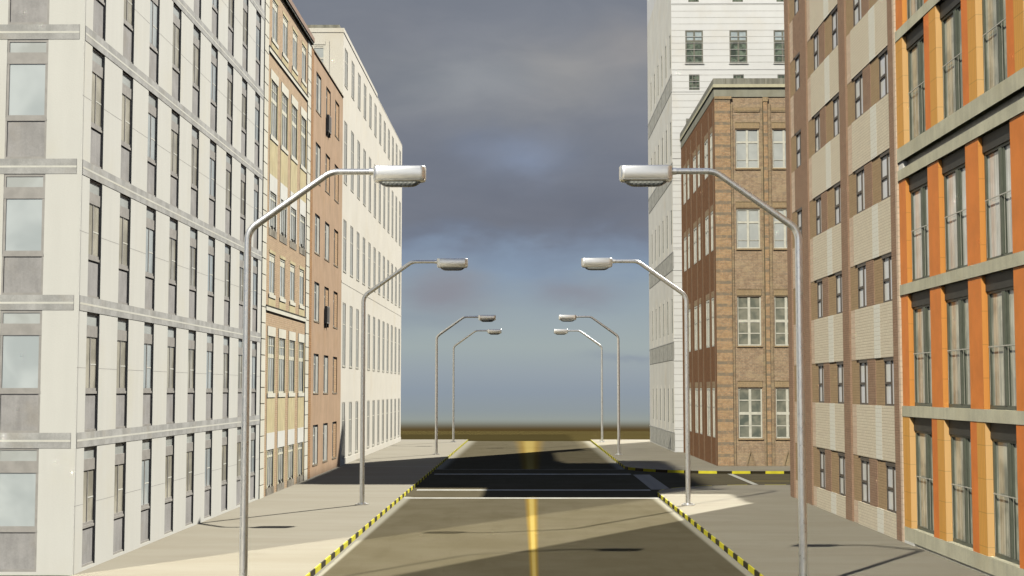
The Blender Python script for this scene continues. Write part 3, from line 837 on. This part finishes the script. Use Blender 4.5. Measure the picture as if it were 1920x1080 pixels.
    r.box((x0 - .08, 76.2 - .16, H - .06), (x1, y1, H + .11), 'k_cream')
    r.build('cornice', root, base)
    w2 = MB(); w2.box((24.2, 79.5, H + .45), (x1, y1, 29.0), 'k_dark'); w2.build('rear_wing', root, base)  # unseen block added to shade the pavement by the side road
    c = MB(); c.box((x0 - .06, 76.2 - .12, H + .111), (x1, y1, H + .44), 'cap')
    for i in range(12): c.box((x0 + .6 + 1.05 * i, 76.2 - .124, H + .14), (x0 + .615 + 1.05 * i, 76.2 - .11, H + .43), 'b_joint')
    c.build('coping', root, base)
building_k()

# ================================================================== T: white stone tower
def building_t():
    base = Vector((18, 102, 0)); H = 33.0; dp = .06
    root = empty('stone_tower', base, 'tall white stone tower rising behind the brick corner building', 'building')
    Fr = Face('F', 93.0); Sd = Face('R', 9.56); x0, x1, y1 = 9.56, 27.0, 111.6
    P = 5.92
    wz = [25.73 - P * k for k in (4, 3, 2, 1, 0)] + [25.73 + P]; wz = [z for z in wz if z + 2.2 < H + 1]
    sz = [23.94 - P * k for k in (3, 2, 1, 0)] + [29.86]
    fx = [10.48 + 2.925 * i for i in range(5)]
    opf = [(x, x + 1.17, z, z + 2.22) for x in fx for z in wz if z + 2.22 < H] + [(x + .22, x + .92, z, z + 1.05) for x in fx for z in sz]
    fins = [93.1 + 2.93 * i for i in range(6)]
    rz = [(1.98 + 5.9 * k, 4.25 + 5.9 * k) for k in range(6)]; rz = [r for r in rz if r[1] < H]
    ops = [(f + .40, f + 1.25, a, b) for f in fins for a, b in rz]
    wall = MB()
    Fr.wall(wall, x0, x1, 0, H, opf, dp, 't_white', 't_joint'); Sd.wall(wall, 93.0, y1, 0, H, ops, .025, 't_side', 't_side')
    wall.box((x0 + .026, 93.0 + dp + .001, 0), (x1, y1, H - .01), 't_joint')
    # course joints: shallow proud lines between ashlar courses
    z = .42
    while z < H:
        Fr.box(wall, x0 + .0, x1, z, z + .03, -.02, -.0 + .006, 't_joint'); z += .43
    wall.quad([(x0, 93, H), (x1, 93, H), (x1, y1, H), (x0, y1, H)], 'cap', (0, 0, 1))
    wall.quad([(x0, y1, 0), (x1, y1, 0), (x1, y1, H), (x0, y1, H)], 't_white', (0, 1, 0))
    wall.build('wall', root, base)
    for z in [23.82 - P * k for k in range(4)] + [25.3 - P * k for k in range(5)] + [29.74, 31.2]:
        m = MB(); Fr.box(m, x0 - .01, x1, z, z + .09, -.02, .025, 't_white'); m.build('string_course', root, base)
    sp = lambda mb: Fr.box(mb, -.05, 1.22, -.07, 0, 0, .12, 't_joint', rel=True)
    w = win_proto(Fr, 1.17, 2.22, 't_frame', 't_sky', .09, mull=(.585,), trans=((1.5, .12),), bars=.11, extra=sp, low=1.5, lowpane='t_glass')
    for x in fx:
        for z in wz:
            if z + 2.22 < H: w.at(root, Fr.p(x, z, -dp) - base)
    sw = win_proto(Fr, .70, 1.05, 't_frame', 't_glass', .04, mull=(.235, .465), trans=((.35, .04), (.7, .04)), bars=.045, name='window')
    for x in fx:
        for z in sz: sw.at(root, Fr.p(x + .22, z, -dp) - base)
    ss = win_proto(Sd, .85, 2.27, 't_frame', 't_glass', .06, mull=(.42,), trans=((1.5, .08),), bars=.06, fd=.012)
    for f in fins:
        for a, b in rz: ss.at(root, Sd.p(f + .40, a, -.025) - base)
    for f in fins:
        for a, b in rz:
            m = MB(); Sd.box(m, f, f + .34, a - .55, b + .25, -.02, .018, 't_fin'); m.build('pilaster', root, base)
    pz = [(a - 1.75, a - .62) for a, b in rz]
    for k, (a, b) in enumerate(pz):
        m = MB(); Sd.box(m, 93.0, y1 - .5, max(.13, a), b, -.02, .02, 't_panel')
        for f in fins: Sd.box(m, f + .9, f + .98, max(.13, a), b - .1, -.02, .028, 't_frame')
        Sd.box(m, 93.0, y1, b, b + .05, -.02, .035, 't_joint')
        m.build('carved_frieze', root, base)
    m = MB(); m.box((x0, 94.8, H + .002), (x1, 110.4, 34.7), 't_white'); m.box((x0, 110.4, H + .002), (x1, 111.6, 37.0), 't_white'); m.build('attic', root, base)  # unseen top blocks, stepped to shape the shadow across the street
building_t()

# ================================================================== street lamps
def tube(mb, pts, rad, key, n=18, cap=True):
    rings = []
    for i, p in enumerate(pts):
        p = Vector(p)
        a = Vector(pts[max(0, i - 1)]); b = Vector(pts[min(len(pts) - 1, i + 1)])
        t = (b - a).normalized(); y = Vector((0, 1, 0)); x = y.cross(t).normalized(); y2 = t.cross(x).normalized()
        r = rad[i] if isinstance(rad, (list, tuple)) else rad
        rings.append([p + (x * math.cos(2 * math.pi * k / n) + y2 * math.sin(2 * math.pi * k / n)) * r for k in range(n)])
    base = len(mb.v); mi = mb.mi(key)
    for rg in rings: mb.v += rg
    for j in range(len(rings) - 1):
        for k in range(n):
            a = base + j * n + k; b = base + j * n + (k + 1) % n
            mb.f.append((a, b, b + n, a + n)); mb.m.append(mi)
    if cap:
        mb.f.append(tuple(base + k for k in range(n))[::-1]); mb.m.append(mi)
        mb.f.append(tuple(base + (len(rings) - 1) * n + k for k in range(n))); mb.m.append(mi)

def bend(a, b, c, r, n=7):
    """round the corner at b"""
    a, b, c = Vector(a), Vector(b), Vector(c)
    p = b + (a - b).normalized() * r; q = b + (c - b).normalized() * r
    return [p.lerp(b, t).lerp(b.lerp(q, t), t) for t in [i / n for i in range(n + 1)]]

def rrect_loft(mb, prof, hx, hy, cr, key, x0=0, n=6):
    """stack of rounded rectangles (scale sx, sy, z)"""
    rings = []
    for (ex, ey, z, cx) in prof:
        pts = []
        r = min(cr, hx + ex - .005, hy + ey - .005)
        for (sx, sy, a0) in ((1, 1, 0), (-1, 1, 90), (-1, -1, 180), (1, -1, 270)):
            for k in range(n + 1):
                a = R(a0 + 90 * k / n)
                pts.append(Vector((x0 + cx + sx * (hx + ex - r) + r * math.cos(a), sy * (hy + ey - r) + r * math.sin(a), z)))
        rings.append(pts)
    base = len(mb.v); mi = mb.mi(key); N = len(rings[0])
    for rg in rings: mb.v += rg
    for j in range(len(rings) - 1):
        for k in range(N):
            a = base + j * N + k; b = base + j * N + (k + 1) % N
            mb.f.append((a, b, b + N, a + N)); mb.m.append(mi)
    mb.f.append(tuple(base + k for k in range(N))[::-1]); mb.m.append(mi)
    mb.f.append(tuple(base + (len(rings) - 1) * N + k for k in range(N))); mb.m.append(mi)

def fix(o):
    bm = bmesh.new(); bm.from_mesh(o.data); bmesh.ops.recalc_face_normals(bm, faces=bm.faces); bm.to_mesh(o.data); bm.free()
    for p in o.data.polygons: p.use_smooth = True
    md = o.data
    try: md.set_sharp_from_angle(angle=R(40))
    except Exception: pass
    return o

def make_lamp(label):
    root = empty('street_lamp', (0, 0, PH), label, 'street lamp', 'steel street lamps lining both pavements')
    z = -PH
    m = MB(); tube(m, [(0, 0, 0), (0, 0, .035), (0, 0, .04), (0, 0, .075)], [.24, .24, .13, .12], 'steel', 24)
    for k in range(4):
        a = R(45 + 90 * k); tube(m, [(.185 * math.cos(a), .185 * math.sin(a), .03), (.185 * math.cos(a), .185 * math.sin(a), .07)], .018, 'steel', 8)
    fix(m.build('base_plate', root))
    m = MB(); P0, P1, P2, P3 = (0, 0, .03), (0, 0, 7.52 + z), (1.74, 0, 8.76 + z), (2.66, 0, 8.76 + z)
    pts = [P0, (0, 0, 2.5), (0, 0, 5.0)] + bend(P0, P1, P2, .22, 8) + bend(P1, P2, P3, .16, 8) + [P3]
    rad = [.088, .084, .081] + [.078] * 9 + [.066] * 9 + [.063]
    tube(m, pts, rad, 'steel', 24); fix(m.build('pole', root))
    h = MB(); x0 = 2.62 + .56
    rrect_loft(h, [(-.035, -.03, 8.872 + z, 0), (-.012, -.01, 8.864 + z, 0), (0, 0, 8.845 + z, 0), (0, 0, 8.60 + z, 0), (-.012, -.012, 8.58 + z, 0), (-.02, -.02, 8.572 + z, 0)], .55, .185, .11, 'alu', x0)
    rrect_loft(h, [(0.0, 0, 8.571 + z, 0), (-.005, -.005, 8.56 + z, 0), (-.04, -.03, 8.54 + z, 0)], .54, .18, .10, 'alu', x0)
    tube(h, [(2.54, 0, 8.76 + z), (2.66, 0, 8.76 + z)], .075, 'alu', 18)
    ho = fix(h.build('lamp_head', root))
    l = MB()
    rrect_loft(l, [(0, 0, 8.542 + z, 0), (-.035, -.01, 8.51 + z, 0), (-.09, -.03, 8.47 + z, 0), (-.15, -.06, 8.445 + z, 0), (-.22, -.09, 8.438 + z, 0)], .45, .15, .10, 'lens', x0)
    fix(l.build('lens', ho))
    return root
lamp = make_lamp('nearest street lamp of the left row, in front of the limestone block')
def lamp_at(x, y, flip, label, first=False):
    if first: r = lamp
    else:
        r = lamp.copy(); C.objects.link(r); r['label'] = label
        for ch in list(lamp.children):
            c = ch.copy(); C.objects.link(c); c.parent = r
            for g in ch.children:
                d = g.copy(); C.objects.link(d); d.parent = c
    r.location = (x, y, PH); r.rotation_euler = (0, 0, math.pi if flip else 0)
    return r
for (x, y, fl, lb) in ((-5.86, 50.7, 0, 'second street lamp of the left row, pole in front of the cream office block'),
                       (-5.72, 89.6, 0, 'third street lamp of the left row, on the left pavement past the junction'),
                       (-5.74, 110.6, 0, 'farthest street lamp of the left row, at the end of the left pavement'),
                       (5.66, 29.6, 1, 'nearest street lamp of the right row, before the brown brick block'),
                       (5.66, 50.6, 1, 'second street lamp of the right row, on the sunlit pavement corner'),
                       (5.70, 89.3, 1, 'third street lamp of the right row, on the right pavement past the side road'),
                       (5.78, 110.8, 1, 'farthest street lamp of the right row, at the end of the right pavement')):
    lamp_at(x, y, fl, lb)
lamp_at(-5.86, 29.6, 0, '', first=True)

# ------------------------------------------------------------------ sky
def lin(c):
    return tuple(((v / 255 + .055) / 1.055) ** 2.4 if v / 255 > .04045 else v / 255 / 12.92 for v in c)
EXPO = .60; G = 2 ** EXPO
wd = bpy.data.worlds.new('World'); S.world = wd; wd.use_nodes = True
t = NT(wd.node_tree); bg = t.n['Background']
tc = t.n.new('ShaderNodeTexCoord').outputs['Generated']
dx, dy, dz = t.sep(tc)
az = t.math('ARCTAN2', dx, dy); el = t.math('ARCSINE', dz)
vec = t.comb(az, t.math('MULTIPLY', el, 2.2), 0.0)
w1 = t.noise(vec, 9, 5, .5); w2 = t.noise(vec, 26, 4, .5)
wob = t.math('ADD', t.math('MULTIPLY', t.math('SUBTRACT', w1, .5), .075), t.math('MULTIPLY', t.math('SUBTRACT', w2, .5), .02))
wob = t.math('MULTIPLY', wob, t.smooth(el, .02, .1))
ee = t.math('ADD', el, wob)
def st(y): return ((730 - y) / 2667 + .05) / .45
stops = [(795, (150, 158, 150)), (770, (140, 152, 158)), (735, (138, 152, 166)), (700, (146, 159, 170)), (650, (156, 169, 172)), (600, (150, 164, 172)), (550, (142, 159, 173)),
         (505, (130, 148, 170)), (470, (121, 135, 157)), (445, (111, 119, 137)), (410, (109, 113, 126)), (330, (112, 116, 128)), (240, (120, 123, 132)), (150, (127, 130, 136)), (60, (121, 125, 134)), (-60, (116, 121, 131)), (-350, (100, 108, 124))]
rv = t.ramp(t.math('DIVIDE', t.math('ADD', ee, .05), .45), [(st(y), tuple(k / G for k in lin(c))) for y, c in stops])
def blob(col, px, py, sx, sy, c, amt):
    """soft cloud patch around one direction of the sky"""
    a0 = (px - 989) / 2667; e0 = (730 - py) / 2667
    u = t.math('DIVIDE', t.math('SUBTRACT', t.math('ADD', az, t.math('MULTIPLY', t.math('SUBTRACT', w1, .5), .06)), a0), sx / 2667)
    v = t.math('DIVIDE', t.math('SUBTRACT', t.math('ADD', el, t.math('MULTIPLY', t.math('SUBTRACT', w2, .5), .02)), e0), sy / 2667)
    r2 = t.math('ADD', t.math('MULTIPLY', u, u), t.math('MULTIPLY', v, v))
    g = t.math('MULTIPLY', t.math('EXPONENT', t.math('MULTIPLY', r2, -1.0)), amt)
    return t.mix(g, col, tuple(k / G for k in lin(c)))
for b_ in ((1050, 140, 110, 60, (153, 151, 149), .85), (1190, 95, 80, 50, (150, 147, 145), .75), (890, 150, 120, 55, (145, 148, 152), .7), (985, 300, 80, 42, (133, 145, 168), .8), (880, 275, 60, 30, (124, 134, 156), .4),
           (1080, 385, 190, 60, (104, 107, 120), .7), (830, 545, 95, 42, (136, 137, 148), .95), (1085, 552, 80, 26, (134, 138, 151), .85), (1170, 672, 70, 8, (132, 145, 162), .6), (780, 600, 90, 16, (135, 148, 162), .5), (960, 500, 60, 40, (132, 152, 176), .5), (720, 60, 120, 50, (124, 126, 133), .5)):
    rv = blob(rv, *b_)
mt = t.noise(t.comb(az, t.math('MULTIPLY', el, 2.6), 3.0), 13, 6, .55, dist=.6)
amp = t.math('MULTIPLY', t.smooth(el, .03, .12), .34)
rv = t.mix(1.0, rv, t.comb(*[t.math('ADD', 1.0, t.math('MULTIPLY', t.math('SUBTRACT', mt, .5), t.math('MULTIPLY', amp, k))) for k in (1.15, 1.0, .8)]), 'MULTIPLY')
# above the framed strip: broken cloud over the physical sky
sky = t.n.new('ShaderNodeTexSky'); sky.sky_type = 'NISHITA'; sky.sun_disc = False
sky.sun_elevation = R(41.5); sky.sun_rotation = R(30.3)
nsk = t.scale(sky.outputs[0], (.05, .05, .05))
cl = t.smooth(t.noise(t.scale(tc, (1, 1, 2.2)), 2.2, 7, .55), .40, .60)
upper = t.mix(cl, nsk, tuple(k / G for k in lin((106, 118, 150))))
c = t.mix(t.smooth(el, .29, .42), t.mix(.06, rv, nsk), upper)
# unseen bright cloud bank added low behind the viewer for the lamp heads to reflect
bk = t.math('MULTIPLY', t.smooth(t.math('MULTIPLY', dy, -1.0), .35, .9), t.math('SUBTRACT', 1.0, t.smooth(el, .2, .6)))
c = t.mix(t.math('MULTIPLY', bk, t.math('ADD', .7, t.math('MULTIPLY', t.noise(t.scale(tc, (1, 1, 3)), 3, 5), .3))), c, tuple(k / G for k in (.85, .86, .87)))
# open land beyond the street, dissolving in distant air
brown = t.mix(t.smooth(t.noise(vec, 6, 3), .35, .65), tuple(k / G for k in lin((97, 82, 52))), tuple(k / G for k in lin((86, 70, 40))))
c = t.mix(t.math('SUBTRACT', 1.0, t.smooth(el, -.0285, -.0205)), c, brown)
# second, weaker sun disc, unseen behind the viewer's left shoulder: it throws the second set of lamp shadows
A = Vector((-.585, -.935, 1)).normalized()
dot = t.n.new('ShaderNodeVectorMath'); dot.operation = 'DOT_PRODUCT'; t.put(dot.inputs[0], tc); dot.inputs[1].default_value = A
disc = t.math('GREATER_THAN', dot.outputs['Value'], math.cos(R(.55)))
omega = 2 * math.pi * (1 - math.cos(R(.55)))
SA = 1.38 * math.pi / G
c = t.mix(disc, c, tuple(k * SA / omega for k in (1.0, .955, .84)))
t.put(bg.inputs[0], c); bg.inputs[1].default_value = 1.0
wd.cycles.sampling_method = 'MANUAL'; wd.cycles.sample_map_resolution = 4096

sun = bpy.data.lights.new('sun', 'SUN'); sun.energy = 2.4 * math.pi / G; sun.angle = R(.5); sun.color = (1.0, .965, .885)
so = bpy.data.objects.new('sun', sun); C.objects.link(so)
so.rotation_euler = Vector((.565, .965, 1)).to_track_quat('Z', 'Y').to_euler()
so.location = (30, 60, 60)

# ------------------------------------------------------------------ camera
cam = bpy.data.cameras.new('camera'); cam.lens = 50; cam.sensor_width = 36; cam.clip_end = 5000; cam.clip_start = .1
co = bpy.data.objects.new('camera', cam); C.objects.link(co)
co.location = (0, 0, 4.2); co.rotation_euler = (R(90 + 4.075), 0, R(.6214))
S.camera = co

S.view_settings.view_transform = 'Standard'; S.view_settings.look = 'None'
S.view_settings.exposure = EXPO; S.view_settings.gamma = 1; S.view_settings.use_curve_mapping = False
S.cycles.max_bounces = 6
S.cycles.diffuse_bounces = 0
S.cycles.sample_clamp_indirect = 2.0
S.cycles.caustics_reflective = False; S.cycles.caustics_refractive = False
